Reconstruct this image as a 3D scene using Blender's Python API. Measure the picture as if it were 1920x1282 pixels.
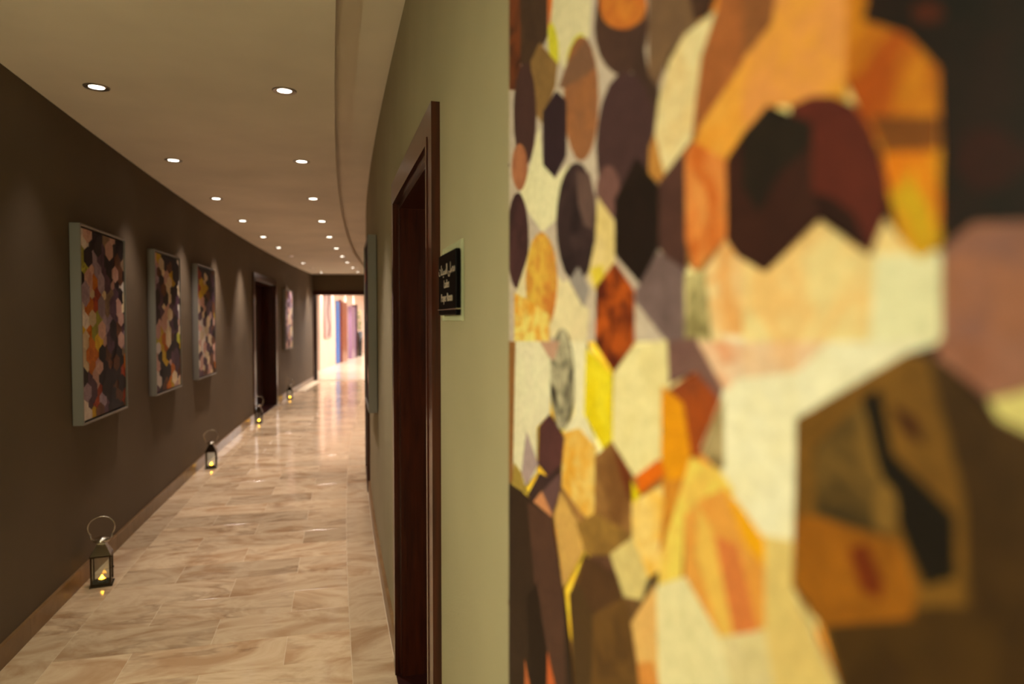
import bpy, bmesh, math, random
from mathutils import Vector, Matrix
random.seed(7)
scn = bpy.context.scene
C = scn.collection
for o in list(bpy.data.objects): bpy.data.objects.remove(o)

# ------------------------------------------------------------------ camera, world, exposure
EYE = 1.485
cam_data = bpy.data.cameras.new('camera')
cam_data.sensor_width = 36.0; cam_data.lens = 24.0
cam_data.clip_start = 0.02; cam_data.clip_end = 200
cam_data.dof.use_dof = True; cam_data.dof.focus_distance = 2.2; cam_data.dof.aperture_fstop = 2.0
cam = bpy.data.objects.new('camera', cam_data); C.objects.link(cam)
cam.location = (0, 0, EYE); cam.rotation_euler = (math.pi/2 - math.atan(41/1280), 0, 0)
scn.camera = cam
world = bpy.data.worlds.new('world'); scn.world = world; world.use_nodes = True
world.node_tree.nodes['Background'].inputs[0].default_value = (0.80, 0.90, 1.0, 1)
world.node_tree.nodes['Background'].inputs[1].default_value = 2.2      # daylight outside the far lobby window
scn.view_settings.view_transform = 'Standard'
scn.view_settings.look = 'None'
scn.view_settings.exposure = 0.0
scn.view_settings.gamma = 1.0
scn.view_settings.use_curve_mapping = False
try: scn.cycles.use_denoising = True
except Exception: pass

SPOT_LEFT = 175.0      # watts of each downlight of the row by the left wall
SPOT_RIGHT = 122.0
SPOT_COL = (1.0, 0.87, 0.77)
LOBBY_W = 150.0
NEAR_W = 25.0
FILL_GLOBE = 410.0  # glow strength of the added lamp left of the camera

# ------------------------------------------------------------------ the curved plan: two concentric walls round a far centre
CA, CB, RL = 104.4519, 30.6905, 110.194
H = 2.6
OFF_R = 1.639                     # right wall face, measured from the left skirting line
Y_END = 16.72
def W(s, off, z=0.0):
    """s: metres along the corridor, off: metres in from the left wall."""
    p = s/110.0; R = RL - off
    return Vector((CA - R*math.cos(p), CB + R*math.sin(p), z))
def yaw(s): return -s/110.0       # rotation whose local +Y points down the corridor, +X towards the right wall
def s_at_y(y, off): return 110*math.asin((y - CB)/(RL - off))

# ------------------------------------------------------------------ helpers
def srgb(c):
    f = lambda v: v/12.92 if v <= 0.04045 else ((v+0.055)/1.055)**2.4
    return tuple(f(x/255.0) for x in c[:3]) + (1.0,)
def mat(name, col, rough=0.5, metal=0.0, spec=0.5, trans=0.0, ior=1.45, emit=None, estr=0.0, coat=0.0):
    m = bpy.data.materials.new(name); m.use_nodes = True
    b = m.node_tree.nodes['Principled BSDF']
    b.inputs['Base Color'].default_value = srgb(col)
    b.inputs['Roughness'].default_value = rough; b.inputs['Metallic'].default_value = metal
    b.inputs['Specular IOR Level'].default_value = spec; b.inputs['IOR'].default_value = ior
    b.inputs['Transmission Weight'].default_value = trans; b.inputs['Coat Weight'].default_value = coat
    if emit:
        b.inputs['Emission Color'].default_value = srgb(emit); b.inputs['Emission Strength'].default_value = estr
    return m
def bsdf(m): return m.node_tree.nodes['Principled BSDF']
def noise(m, scale, detail=4, coord='Object', vec_scale=None, rnd=False, rough=0.55, dist=0.0, rot=0.0):
    nt = m.node_tree; N = nt.nodes; Lk = nt.links
    tc = N.new('ShaderNodeTexCoord'); n = N.new('ShaderNodeTexNoise')
    n.inputs['Scale'].default_value = scale; n.inputs['Detail'].default_value = detail
    n.inputs['Roughness'].default_value = rough; n.inputs['Distortion'].default_value = dist
    mp = N.new('ShaderNodeMapping'); Lk.new(tc.outputs[coord], mp.inputs[0])
    mp.inputs['Rotation'].default_value = (0, 0, rot)
    if vec_scale: mp.inputs['Scale'].default_value = vec_scale
    if rnd:
        oi = N.new('ShaderNodeObjectInfo'); mu = N.new('ShaderNodeMath'); mu.operation = 'MULTIPLY'; mu.inputs[1].default_value = 97.0
        Lk.new(oi.outputs['Random'], mu.inputs[0]); Lk.new(mu.outputs[0], mp.inputs['Location'])
    Lk.new(mp.outputs[0], n.inputs['Vector'])
    return n
def ramp(m, src, stops):
    r = m.node_tree.nodes.new('ShaderNodeValToRGB'); e = r.color_ramp.elements
    while len(e) < len(stops): e.new(0.5)
    for i, (p, c) in enumerate(stops): e[i].position = p; e[i].color = srgb(c)
    m.node_tree.links.new(src, r.inputs[0]); return r
def bump(m, src, strength, dist=0.01):
    b = m.node_tree.nodes.new('ShaderNodeBump'); b.inputs['Strength'].default_value = strength; b.inputs['Distance'].default_value = dist
    m.node_tree.links.new(src, b.inputs['Height']); m.node_tree.links.new(b.outputs[0], bsdf(m).inputs['Normal'])

class MB:
    """collects boxes, tubes, lathes and polygons into one mesh"""
    def __init__(s): s.v = []; s.f = []; s.sm = []
    def add(s, vs, fs, smooth=False):
        k = len(s.v); s.v += [tuple(v) for v in vs]; s.f += [tuple(i + k for i in f) for f in fs]; s.sm += [smooth]*len(fs); return s
    def box(s, lo, hi, M=None):
        x0, y0, z0 = lo; x1, y1, z1 = hi
        vs = [Vector(q) for q in ((x0,y0,z0),(x1,y0,z0),(x1,y1,z0),(x0,y1,z0),(x0,y0,z1),(x1,y0,z1),(x1,y1,z1),(x0,y1,z1))]
        if M: vs = [M @ v for v in vs]
        return s.add(vs, [(3,2,1,0),(4,5,6,7),(0,1,5,4),(1,2,6,5),(2,3,7,6),(3,0,4,7)])
    def bbox(s, lo, hi, b=0.002):
        """box with chamfered vertical and top edges"""
        bm = bmesh.new(); bmesh.ops.create_cube(bm, size=1)
        for v in bm.verts: v.co = Vector([(lo[i]+hi[i])/2 + v.co[i]*(hi[i]-lo[i]) for i in range(3)])
        bmesh.ops.bevel(bm, geom=bm.edges[:], offset=b, segments=1, affect='EDGES')
        bm.verts.ensure_lookup_table()
        s.add([v.co.copy() for v in bm.verts], [[v.index for v in f.verts] for f in bm.faces]); bm.free(); return s
    def frustum(s, w0, z0, w1, z1):
        vs = [(-w0,-w0,z0),(w0,-w0,z0),(w0,w0,z0),(-w0,w0,z0),(-w1,-w1,z1),(w1,-w1,z1),(w1,w1,z1),(-w1,w1,z1)]
        return s.add(vs, [(3,2,1,0),(4,5,6,7),(0,1,5,4),(1,2,6,5),(2,3,7,6),(3,0,4,7)])
    def lathe(s, prof, n=24, M=None):
        vs = []; fs = []
        for r, z in prof:
            for i in range(n):
                a = 2*math.pi*i/n; vs.append(Vector((r*math.cos(a), r*math.sin(a), z)))
        if M: vs = [M @ v for v in vs]
        for k in range(len(prof)-1):
            for i in range(n):
                j = (i+1) % n; fs.append((k*n+i, k*n+j, (k+1)*n+j, (k+1)*n+i))
        return s.add(vs, fs, True)
    def tube(s, pts, r, n=8, closed=False):
        pts = [Vector(p) for p in pts]; vs = []; fs = []; m = len(pts); up = Vector((0.31, 0.2, 1)).normalized()
        for i, p in enumerate(pts):
            rr = r[i] if isinstance(r, (list, tuple)) else r
            a = pts[(i-1) % m] if (closed or i) else p; b = pts[(i+1) % m] if (closed or i < m-1) else p
            t = (b-a).normalized(); x = t.cross(up).normalized(); y = t.cross(x)
            for k in range(n):
                w = 2*math.pi*k/n; vs.append(p + (x*math.cos(w) + y*math.sin(w))*rr)
        for i in range(m if closed else m-1):
            for k in range(n):
                q = (k+1) % n; j = (i+1) % m; fs.append((i*n+k, i*n+q, j*n+q, j*n+k))
        if not closed: fs += [tuple(range(n))[::-1], tuple(range((m-1)*n, m*n))]
        return s.add(vs, fs, True)
    def mesh(s, name, m):
        me = bpy.data.meshes.new(name); me.from_pydata(s.v, [], s.f)
        for p, q in zip(me.polygons, s.sm): p.use_smooth = q
        if m: me.materials.append(m)
        me.update(); return me
def link(name, me, parent=None, loc=None, rz=None):
    o = bpy.data.objects.new(name, me); C.objects.link(o)
    if parent: o.parent = parent
    if loc is not None: o.location = loc
    if rz is not None: o.rotation_euler = (0, 0, rz)
    return o
def obj(name, mb, m, parent=None, loc=None, rz=None): return link(name, mb.mesh(name, m), parent, loc, rz)
def empty(name, loc, rz=0.0, **kw):
    o = bpy.data.objects.new(name, None); o.empty_display_size = 0.1; C.objects.link(o)
    o.location = loc; o.rotation_euler = (0, 0, rz); return o
def tag(o, label=None, cat=None, group=None, kind=None):
    for k, v in (('label', label), ('category', cat), ('group', group), ('kind', kind)):
        if v: o[k] = v
    return o
def struct(o, label=None): return tag(o, label, None, None, 'structure')

def sweep(mb, prof, s0, s1, step=0.35, cap=True):
    """closed profile [(off, z)...] swept along the corridor"""
    n = max(1, int(math.ceil(abs(s1-s0)/step))); k = len(prof); vs = []; fs = []
    for i in range(n+1):
        s = s0 + (s1-s0)*i/n
        vs += [W(s, o, z) for o, z in prof]
    for i in range(n):
        for j in range(k):
            q = (j+1) % k; fs.append((i*k+j, i*k+q, (i+1)*k+q, (i+1)*k+j))
    if cap: fs += [tuple(range(k))[::-1], tuple(range(n*k, (n+1)*k))]
    mb.add(vs, fs); return mb

# ------------------------------------------------------------------ materials
def plaster(name, col, sc=420, st=0.35):
    m = mat(name, col, 0.75, spec=0.25)
    n = noise(m, sc/10, 6, 'Object', rough=0.7); bump(m, n.outputs[0], st, 0.006)
    n2 = noise(m, 1.3, 3, 'Object')
    r = ramp(m, n2.outputs[0], [(0.3, [c*0.96 for c in col]), (0.7, [min(255, c*1.03) for c in col])])
    m.node_tree.links.new(r.outputs[0], bsdf(m).inputs['Base Color']); return m
M_WALL = plaster('taupe_plaster', (168, 154, 126), 2600, 0.9)
M_WALLD = plaster('shaded_taupe_plaster', (102, 86, 68), 2600, 0.7)  # taupe plaster with the left wall's dimness put into its colour
M_CEIL = plaster('ceiling_paint', (238, 226, 210), 300, 0.04)
M_LOBBYW = plaster('lobby_paint', (214, 184, 166), 300, 0.05)

def marble(name, light, mid, dark, rough=0.13):
    m = mat(name, mid, rough, spec=0.5)
    nt = m.node_tree; Lk = nt.links
    n1 = noise(m, 2.2, 6, 'Object', (0.9, 1.7, 1), rnd=True, rough=0.6, dist=0.9, rot=0.45)
    r1 = ramp(m, n1.outputs[0], [(0.34, mid), (0.50, light), (0.68, [c*0.97 for c in mid])])
    n2 = noise(m, 1.5, 5, 'Object', (1.0, 2.6, 1), rnd=True, rough=0.62, dist=0.5, rot=0.5)
    ab = nt.nodes.new('ShaderNodeMath'); ab.operation = 'SUBTRACT'; ab.inputs[1].default_value = 0.5; Lk.new(n2.outputs[0], ab.inputs[0])
    ab2 = nt.nodes.new('ShaderNodeMath'); ab2.operation = 'ABSOLUTE'; Lk.new(ab.outputs[0], ab2.inputs[0])
    vr = nt.nodes.new('ShaderNodeMapRange'); vr.inputs['From Min'].default_value = 0.0; vr.inputs['From Max'].default_value = 0.045
    vr.inputs['To Min'].default_value = 0.5; vr.inputs['To Max'].default_value = 0.0; Lk.new(ab2.outputs[0], vr.inputs['Value'])
    n3 = noise(m, 1.6, 3, 'Object', rnd=True); mr3 = nt.nodes.new('ShaderNodeMapRange'); mr3.inputs['From Min'].default_value = 0.42; mr3.inputs['From Max'].default_value = 0.62
    Lk.new(n3.outputs[0], mr3.inputs['Value'])
    mm = nt.nodes.new('ShaderNodeMath'); mm.operation = 'MULTIPLY'; Lk.new(vr.outputs[0], mm.inputs[0]); Lk.new(mr3.outputs[0], mm.inputs[1])
    mx = nt.nodes.new('ShaderNodeMix'); mx.data_type = 'RGBA'; Lk.new(mm.outputs[0], mx.inputs[0]); Lk.new(r1.outputs[0], mx.inputs[6]); mx.inputs[7].default_value = srgb(dark)
    hs = nt.nodes.new('ShaderNodeHueSaturation'); oi = nt.nodes.new('ShaderNodeObjectInfo')
    mv = nt.nodes.new('ShaderNodeMapRange'); mv.inputs['To Min'].default_value = 0.80; mv.inputs['To Max'].default_value = 1.12
    Lk.new(oi.outputs['Random'], mv.inputs['Value']); Lk.new(mv.outputs[0], hs.inputs['Value']); Lk.new(mx.outputs[2], hs.inputs['Color'])
    Lk.new(hs.outputs[0], bsdf(m).inputs['Base Color'])
    n4 = noise(m, 9, 3, 'Object', rnd=True); bump(m, n4.outputs[0], 0.02, 0.01)
    return m
M_MARBLE = marble('cream_marble', (208, 182, 150), (178, 143, 109), (104, 68, 44))
M_SKIRT = marble('skirting_marble', (132, 100, 66), (112, 80, 48), (84, 56, 32), 0.3)
M_GROUT = mat('pale_grout', (226, 206, 178), 0.6)
def wood(name, c1, c2, rough=0.28):
    m = mat(name, c1, rough, spec=0.5, coat=0.3)
    n = noise(m, 9, 6, 'Object', (6, 6, 0.4), rough=0.6, dist=0.4)
    r = ramp(m, n.outputs[0], [(0.35, c1), (0.65, c2)]); m.node_tree.links.new(r.outputs[0], bsdf(m).inputs['Base Color'])
    bump(m, n.outputs[0], 0.05, 0.003); return m
M_WOOD = wood('dark_mahogany', (40, 11, 6), (66, 24, 10))
M_DOOR = wood('dark_door_leaf', (34, 10, 8), (52, 16, 11), 0.35)
M_LOBBYWOOD = wood('reddish_brown_wood', (122, 62, 40), (150, 82, 54))
M_CHROME = mat('polished_steel', (205, 200, 190), 0.12, 1.0)
M_LANT = mat('lantern_steel', (66, 54, 42), 0.22, 1.0)
M_GLASS = mat('clear_glass', (245, 250, 245), 0.02, trans=1.0, ior=1.35)
M_LAMP = mat('lamp_lens', (255, 255, 255), emit=(255, 244, 226), estr=9.0)
M_LAMP_DIM = mat('dim_lamp_lens', (255, 240, 225), emit=(255, 214, 190), estr=1.3)
M_TRIM = mat('downlight_trim', (150, 140, 128), 0.3, 0.7)
M_FLAME = mat('candle_flame', (255, 190, 60), emit=(255, 176, 40), estr=60.0)
M_WAX = mat('candle_wax', (250, 205, 110), 0.5, emit=(255, 176, 50), estr=5.0)
M_CANDLECUP = mat('candle_cup', (150, 130, 90), 0.3, 0.9)
M_FRAME = mat('pale_grey_frame', (126, 119, 112), 0.35, 0.25)
M_GAP = mat('black_rebate', (14, 11, 10), 0.8)
M_BLACK = mat('black_sign_face', (8, 5, 5), 0.5, spec=0.05)
M_SILVER = mat('silver_lettering', (215, 195, 180), 0.3, 0.6)
M_ACRYL = mat('clear_acrylic', (214, 212, 176), 0.08)
bsdf(M_ACRYL).inputs['Alpha'].default_value = 0.38

def print_mat(name, lo=14.0, rough=0.45, coat=0.0):
    """printed canvas: two inks per shape (face attributes), mottled by noise"""
    m = mat(name, (200, 200, 200), rough, spec=0.12, coat=coat)
    nt = m.node_tree; Lk = nt.links; N = nt.nodes
    a = N.new('ShaderNodeAttribute'); a.attribute_name = 'ink_a'; b = N.new('ShaderNodeAttribute'); b.attribute_name = 'ink_b'
    n = noise(m, lo, 6, 'Object', rough=0.65, dist=0.8)
    mr = N.new('ShaderNodeMapRange'); mr.inputs['From Min'].default_value = 0.42; mr.inputs['From Max'].default_value = 0.60
    Lk.new(n.outputs[0], mr.inputs['Value'])
    mu = N.new('ShaderNodeMath'); mu.operation = 'MULTIPLY'; Lk.new(mr.outputs[0], mu.inputs[0]); Lk.new(a.outputs['Alpha'], mu.inputs[1])
    mx = N.new('ShaderNodeMix'); mx.data_type = 'RGBA'; Lk.new(mu.outputs[0], mx.inputs[0]); Lk.new(a.outputs['Color'], mx.inputs[6]); Lk.new(b.outputs['Color'], mx.inputs[7])
    n2 = noise(m, lo*5, 4, 'Object', rough=0.7)
    r2 = N.new('ShaderNodeMapRange'); r2.inputs['From Min'].default_value = 0.3; r2.inputs['From Max'].default_value = 0.7; r2.inputs['To Min'].default_value = 0.78; r2.inputs['To Max'].default_value = 1.10
    Lk.new(n2.outputs[0], r2.inputs['Value'])
    hs = N.new('ShaderNodeHueSaturation'); Lk.new(mx.outputs[2], hs.inputs['Color']); Lk.new(r2.outputs[0], hs.inputs['Value'])
    Lk.new(hs.outputs[0], bsdf(m).inputs['Base Color']); return m
M_PRINT = print_mat('large_print', 22.0, 0.55)
M_CANVAS = print_mat('small_print', 26.0, 0.5)

def print_mesh(name, shapes, m, lift=0.00002):
    """shapes: (ink_a, ink_b, mottling, [(u, v)...]) in metres, drawn one over the other on the local XZ plane, facing -Y"""
    vs = []; fs = []; ca = []; cb = []
    for k, (a, b, mo, pts) in enumerate(shapes):
        i0 = len(vs); vs += [(u, -k*lift, v) for u, v in pts]
        ar = sum(pts[i][0]*pts[(i+1) % len(pts)][1] - pts[(i+1) % len(pts)][0]*pts[i][1] for i in range(len(pts)))
        idx = list(range(i0, i0+len(pts)))
        if ar < 0: idx.reverse()
        fs.append(idx)
        A = srgb(a)[:3] + (mo,); B = srgb(b)
        ca += list(A)*len(pts); cb += list(B)*len(pts)
    me = bpy.data.meshes.new(name); me.from_pydata(vs, [], fs)
    for nm, d in (('ink_a', ca), ('ink_b', cb)):
        at = me.attributes.new(nm, 'FLOAT_COLOR', 'CORNER'); at.data.foreach_set('color', d)
    me.materials.append(m); me.update(); return me
def clip_poly(pts, u0, u1, v0, v1):
    def cut(P, ins, inter):
        out = []
        for i in range(len(P)):
            p, q = P[i], P[(i+1) % len(P)]
            if ins(p): out.append(p)
            if ins(p) != ins(q): out.append(inter(p, q))
        return out
    L = lambda ax, v: (lambda p, q: tuple(p[i] + (q[i]-p[i])*(v-p[ax])/(q[ax]-p[ax]) for i in (0, 1)))
    for ax, v, sg in ((0, u0, 1), (0, u1, -1), (1, v0, 1), (1, v1, -1)):
        pts = cut(pts, lambda p: sg*(p[ax]-v) >= 0, L(ax, v))
        if len(pts) < 3: return None
    return pts
ART = [
((167,149,140),(154,137,135),0.5,[(-7,1996),(457,1775),(504,1468),(-7,1452)]),
((105,51,28),(47,22,17),1,[(-7,1996),(63,1963),(58,1807),(-7,1828)]),
((62,42,33),(47,30,26),0.7,[(54,1967),(174,1910),(172,1836),(97,1816),(58,1844)]),
((179,92,44),(179,92,44),0,[(172,1911),(208,1893),(192,1844),(174,1838)]),
((189,176,149),(189,176,149),0,[(199,1898),(316,1842),(306,1783),(229,1776),(182,1845)]),
((181,170,44),(181,170,44),0,[(211,1812),(213,1803),(213,1795),(211,1790),(207,1787),(202,1788),(196,1791),(190,1797),(184,1805),(179,1814),(175,1824),(174,1833),(174,1841),(176,1846),(180,1849),(185,1848),(191,1845),(197,1838),(203,1830),(208,1821)]),
((181,170,53),(181,170,53),0,[(288,1773),(282,1770),(274,1768),(266,1768),(257,1769),(250,1771),(244,1775),(241,1780),(240,1785),(243,1790),(248,1794),(255,1797),(263,1799),(271,1799),(280,1798),(286,1795),(291,1791),(294,1787),(295,1782),(293,1777)]),
((117,86,52),(97,71,44),0.5,[(103,1831),(141,1841),(209,1790),(203,1767),(152,1735),(120,1759)]),
((62,38,39),(52,32,33),0.5,[(129,1753),(127,1733),(120,1716),(109,1703),(95,1697),(79,1697),(63,1704),(47,1717),(35,1737),(26,1759),(24,1783),(26,1805),(35,1823),(47,1835),(62,1840),(79,1838),(95,1829),(109,1814),(120,1796),(126,1775)]),
((130,81,52),(105,68,52),0.6,[(332,1711),(330,1692),(324,1676),(314,1664),(300,1658),(285,1658),(269,1665),(254,1679),(242,1697),(234,1719),(231,1743),(233,1764),(241,1781),(253,1792),(268,1796),(284,1793),(299,1784),(313,1770),(323,1752),(330,1732)]),
((103,70,55),(103,70,55),0,[(300,1785),(325,1746),(301,1746),(229,1755),(213,1761),(237,1777)]),
((39,24,32),(39,24,32),0,[(155,1749),(204,1760),(240,1737),(240,1674),(200,1656),(156,1682)]),
((194,183,155),(194,183,155),0,[(142,1736),(156,1682),(200,1656),(253,1664),(216,1637),(203,1605),(153,1598),(97,1630),(58,1665),(97,1687)]),
((150,92,67),(121,71,53),0.8,[(91,1693),(90,1683),(84,1676),(76,1670),(66,1667),(54,1668),(42,1672),(31,1679),(22,1688),(16,1698),(14,1709),(16,1719),(22,1728),(31,1733),(42,1735),(54,1734),(66,1729),(76,1722),(84,1713),(89,1703)]),
((64,38,42),(37,22,26),0.8,[(97,1592),(95,1572),(88,1554),(77,1540),(62,1531),(45,1529),(28,1533),(12,1544),(-1,1561),(-10,1582),(-13,1604),(-10,1627),(-1,1646),(12,1659),(28,1667),(45,1667),(62,1661),(76,1649),(88,1632),(95,1613)]),
((65,42,37),(49,32,30),0.6,[(439,1740),(437,1728),(430,1719),(418,1713),(403,1712),(385,1716),(367,1725),(349,1738),(334,1754),(324,1772),(320,1789),(324,1803),(333,1834),(348,1827),(366,1818),(384,1810),(402,1801),(417,1794),(429,1788),(437,1754)]),
((175,104,40),(154,75,31),0.8,[(436,1759),(433,1754),(427,1751),(417,1751),(403,1753),(388,1758),(371,1766),(356,1775),(343,1786),(335,1796),(332,1804),(334,1833),(343,1829),(355,1823),(371,1816),(387,1808),(403,1801),(416,1794),(427,1789),(433,1786)]),
((52,34,30),(52,34,30),0,[(428,1738),(439,1704),(460,1681),(459,1603),(408,1676),(408,1712)]),
((60,38,41),(49,30,33),0.6,[(457,1630),(455,1610),(447,1593),(435,1580),(418,1573),(399,1572),(378,1578),(358,1592),(341,1612),(330,1636),(326,1662),(329,1685),(340,1704),(356,1716),(376,1720),(397,1716),(416,1706),(433,1691),(446,1672),(454,1651)]),
((98,65,64),(80,52,53),0.6,[(384,1607),(383,1600),(379,1593),(373,1589),(366,1586),(357,1586),(348,1589),(339,1594),(332,1601),(328,1609),(326,1618),(328,1626),(332,1632),(339,1637),(347,1639),(356,1638),(365,1635),(373,1630),(379,1623),(383,1615)]),
((26,14,13),(16,8,8),0.5,[(372,1602),(417,1633),(462,1598),(462,1546),(426,1517),(373,1548)]),
((34,22,26),(55,38,41),0.8,[(328,1586),(326,1567),(319,1550),(307,1537),(291,1529),(272,1527),(253,1531),(234,1542),(219,1559),(209,1580),(205,1603),(209,1624),(219,1643),(234,1655),(252,1661),(271,1660),(290,1653),(306,1640),(318,1624),(326,1605)]),
((82,60,59),(64,45,46),0.5,[(271,1651),(309,1640),(325,1612),(320,1580),(295,1586),(275,1615)]),
((192,176,145),(183,161,135),0.5,[(86,1566),(109,1593),(230,1529),(249,1531),(310,1494),(303,1462),(213,1459),(73,1493),(35,1524)]),
((167,100,44),(191,153,63),0.9,[(211,1530),(208,1512),(200,1495),(187,1482),(171,1473),(152,1469),(131,1472),(113,1481),(97,1496),(87,1516),(83,1537),(87,1558),(97,1576),(112,1590),(131,1597),(151,1598),(170,1592),(187,1581),(200,1567),(208,1549)]),
((125,114,115),(125,114,115),0,[(249,1530),(278,1544),(312,1517),(293,1499)]),
((189,165,122),(179,153,90),0.5,[(330,1612),(372,1581),(373,1542),(326,1515),(303,1528),(325,1568)]),
((184,161,53),(184,161,53),0,[(311,1539),(341,1542),(351,1528),(328,1514)]),
((200,184,108),(189,129,44),1,[(28,1525),(86,1515),(179,1492),(184,1458),(28,1453)]),
((101,74,55),(84,61,50),0.6,[(438,1784),(551,1730),(516,1707),(476,1704),(458,1681),(440,1699)]),
((57,35,28),(57,35,28),0,[(500,1755),(551,1730),(534,1709),(514,1713)]),
((194,176,140),(183,153,108),0.7,[(544,1709),(500,1709),(476,1697),(458,1670),(452,1645),(470,1602),(511,1623),(518,1648),(524,1682)]),
((154,104,49),(154,104,49),0,[(442,1634),(452,1645),(472,1601),(461,1600),(441,1613)]),
((139,79,42),(121,66,35),0.7,[(545,1709),(549,1731),(601,1706),(602,1669),(513,1622),(517,1652),(527,1685)]),
((189,124,42),(196,141,63),0.7,[(601,1672),(602,1623),(559,1598),(516,1620),(525,1632)]),
((67,40,37),(52,30,30),0.6,[(461,1602),(510,1624),(504,1611),(506,1523),(478,1532),(461,1546)]),
((167,84,31),(189,120,63),1,[(502,1617),(515,1622),(559,1598),(562,1545),(519,1522),(504,1548)]),
((68,20,12),(154,68,19),1,[(328,1519),(373,1542),(416,1512),(416,1464),(370,1434),(326,1461)]),
((100,79,83),(78,60,63),0.6,[(418,1512),(460,1543),(503,1525),(507,1466),(477,1466),(417,1502)]),
((177,160,117),(88,76,44),0.8,[(503,1521),(521,1523),(535,1523),(543,1468),(505,1466)]),
((189,137,85),(200,174,135),1,[(533,1523),(561,1544),(604,1518),(605,1470),(543,1468)]),
((192,179,159),(196,188,163),0.6,[(21,1454),(195,1459),(185,1369),(133,1344),(133,1284),(87,1255),(35,1263),(21,1264)]),
((196,184,161),(196,184,161),0,[(218,1460),(304,1462),(298,1386),(327,1354),(282,1364),(232,1351),(270,1380),(268,1416)]),
((167,155,134),(35,24,21),1,[(268,1419),(266,1401),(261,1384),(252,1370),(241,1360),(229,1355),(216,1356),(204,1363),(194,1376),(188,1393),(185,1412),(187,1432),(194,1450),(203,1464),(215,1472),(228,1476),(241,1473),(252,1465),(260,1452),(266,1436)]),
((159,120,106),(159,120,106),0,[(144,1457),(219,1460),(201,1436),(181,1438)]),
((143,120,125),(143,120,125),0,[(87,1333),(140,1296),(87,1254),(64,1269)]),
((138,112,53),(138,112,53),0,[(28,1277),(64,1269),(94,1244),(13,1240)]),
((121,79,44),(121,79,44),0,[(35,1454),(-7,1453),(-7,1233),(21,1248)]),
((187,133,44),(197,168,104),0.9,[(228,1351),(282,1366),(328,1353),(326,1283),(306,1270),(228,1288)]),
((72,40,42),(55,32,35),0.5,[(141,1345),(185,1369),(237,1347),(228,1313),(176,1288),(139,1296)]),
((49,32,33),(49,32,33),0,[(93,1244),(144,1286),(176,1288),(231,1316),(176,1269),(117,1239)]),
((83,56,59),(83,56,59),0,[(176,1276),(229,1308),(222,1280),(192,1240),(155,1264)]),
((172,112,79),(172,112,79),0,[(117,1240),(153,1264),(196,1245),(188,1237)]),
((177,135,75),(163,120,72),0.5,[(201,1246),(224,1281),(291,1256),(297,1233),(234,1167)]),
((192,168,15),(200,183,44),0.7,[(301,1456),(369,1431),(370,1367),(346,1354),(296,1383)]),
((196,181,141),(189,171,126),0.6,[(372,1433),(412,1460),(476,1469),(480,1432),(469,1368),(419,1341),(370,1365)]),
((98,61,32),(134,94,53),0.8,[(327,1343),(370,1365),(411,1344),(415,1287),(374,1263),(326,1283)]),
((88,37,17),(88,37,17),0,[(370,1365),(411,1341),(411,1315),(392,1332)]),
((130,94,44),(97,67,33),0.8,[(275,1257),(328,1283),(415,1287),(368,1252),(303,1230)]),
((87,58,28),(67,43,22),0.8,[(299,1230),(380,1235),(424,1196),(440,1128),(277,1035),(253,1166)]),
((68,43,26),(57,35,22),0.5,[(299,1230),(380,1235),(394,1219),(322,1173),(284,1193)]),
((62,42,24),(62,42,24),0,[(253,1169),(284,1193),(322,1173),(319,1059),(281,1037)]),
((44,29,22),(35,22,17),0.5,[(-7,1239),(94,1242),(193,1241),(234,1168),(279,1036),(-7,873)]),
((67,42,35),(57,35,30),0.4,[(93,1234),(192,1241),(234,1168),(245,1017),(177,1064),(123,1133)]),
((29,17,13),(29,17,13),0,[(87,1098),(134,1138),(179,1062),(169,974),(112,941)]),
((159,83,46),(159,83,46),0,[(81,1010),(133,953),(81,923)]),
((167,78,40),(167,78,40),0,[(177,1066),(235,1011),(176,977)]),
((196,145,44),(202,170,108),1,[(413,1317),(478,1350),(491,1328),(470,1274),(446,1257),(414,1285)]),
((174,112,35),(154,92,26),0.8,[(468,1367),(507,1364),(515,1377),(503,1336),(465,1284),(473,1332)]),
((181,160,110),(167,141,90),0.5,[(365,1252),(415,1285),(447,1259),(434,1231),(398,1222)]),
((88,60,35),(88,60,35),0,[(398,1222),(434,1233),(418,1203)]),
((189,88,12),(189,88,12),0,[(420,1342),(464,1367),(477,1358),(430,1328)]),
((196,174,4),(196,174,4),0,[(412,1336),(430,1328),(417,1316)]),
((189,122,12),(182,112,12),0.5,[(468,1430),(503,1419),(516,1377),(507,1361),(480,1351),(468,1367)]),
((134,58,17),(97,47,30),0.7,[(479,1427),(521,1446),(558,1433),(544,1410),(530,1383),(516,1378),(503,1419)]),
((93,63,63),(105,75,72),0.6,[(477,1467),(521,1472),(570,1433),(559,1425),(521,1446),(481,1432)]),
((196,176,131),(197,157,104),1,[(580,1533),(603,1515),(653,1542),(690,1519),(700,1537),(710,1525),(721,1514),(734,1517),(735,1474),(581,1469)]),
((192,186,158),(196,188,163),0.4,[(694,1519),(735,1517),(734,1474),(691,1473)]),
((128,81,64),(108,73,72),0.8,[(733,1518),(750,1529),(793,1524),(795,1475),(734,1473)]),
((187,122,66),(194,133,44),0.9,[(577,1661),(617,1699),(678,1670),(674,1642),(670,1603),(631,1614),(605,1623),(578,1610)]),
((125,74,42),(88,52,32),0.6,[(576,1718),(614,1701),(608,1673),(577,1662)]),
((164,99,15),(139,60,5),1,[(672,1673),(693,1663),(686,1643),(711,1626),(731,1602),(731,1564),(698,1571),(683,1593),(671,1617)]),
((100,53,15),(72,35,10),0.6,[(689,1592),(731,1580),(730,1564),(700,1570)]),
((184,99,6),(167,133,17),1,[(698,1571),(733,1564),(734,1529),(732,1519),(721,1514),(710,1525),(702,1550)]),
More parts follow.
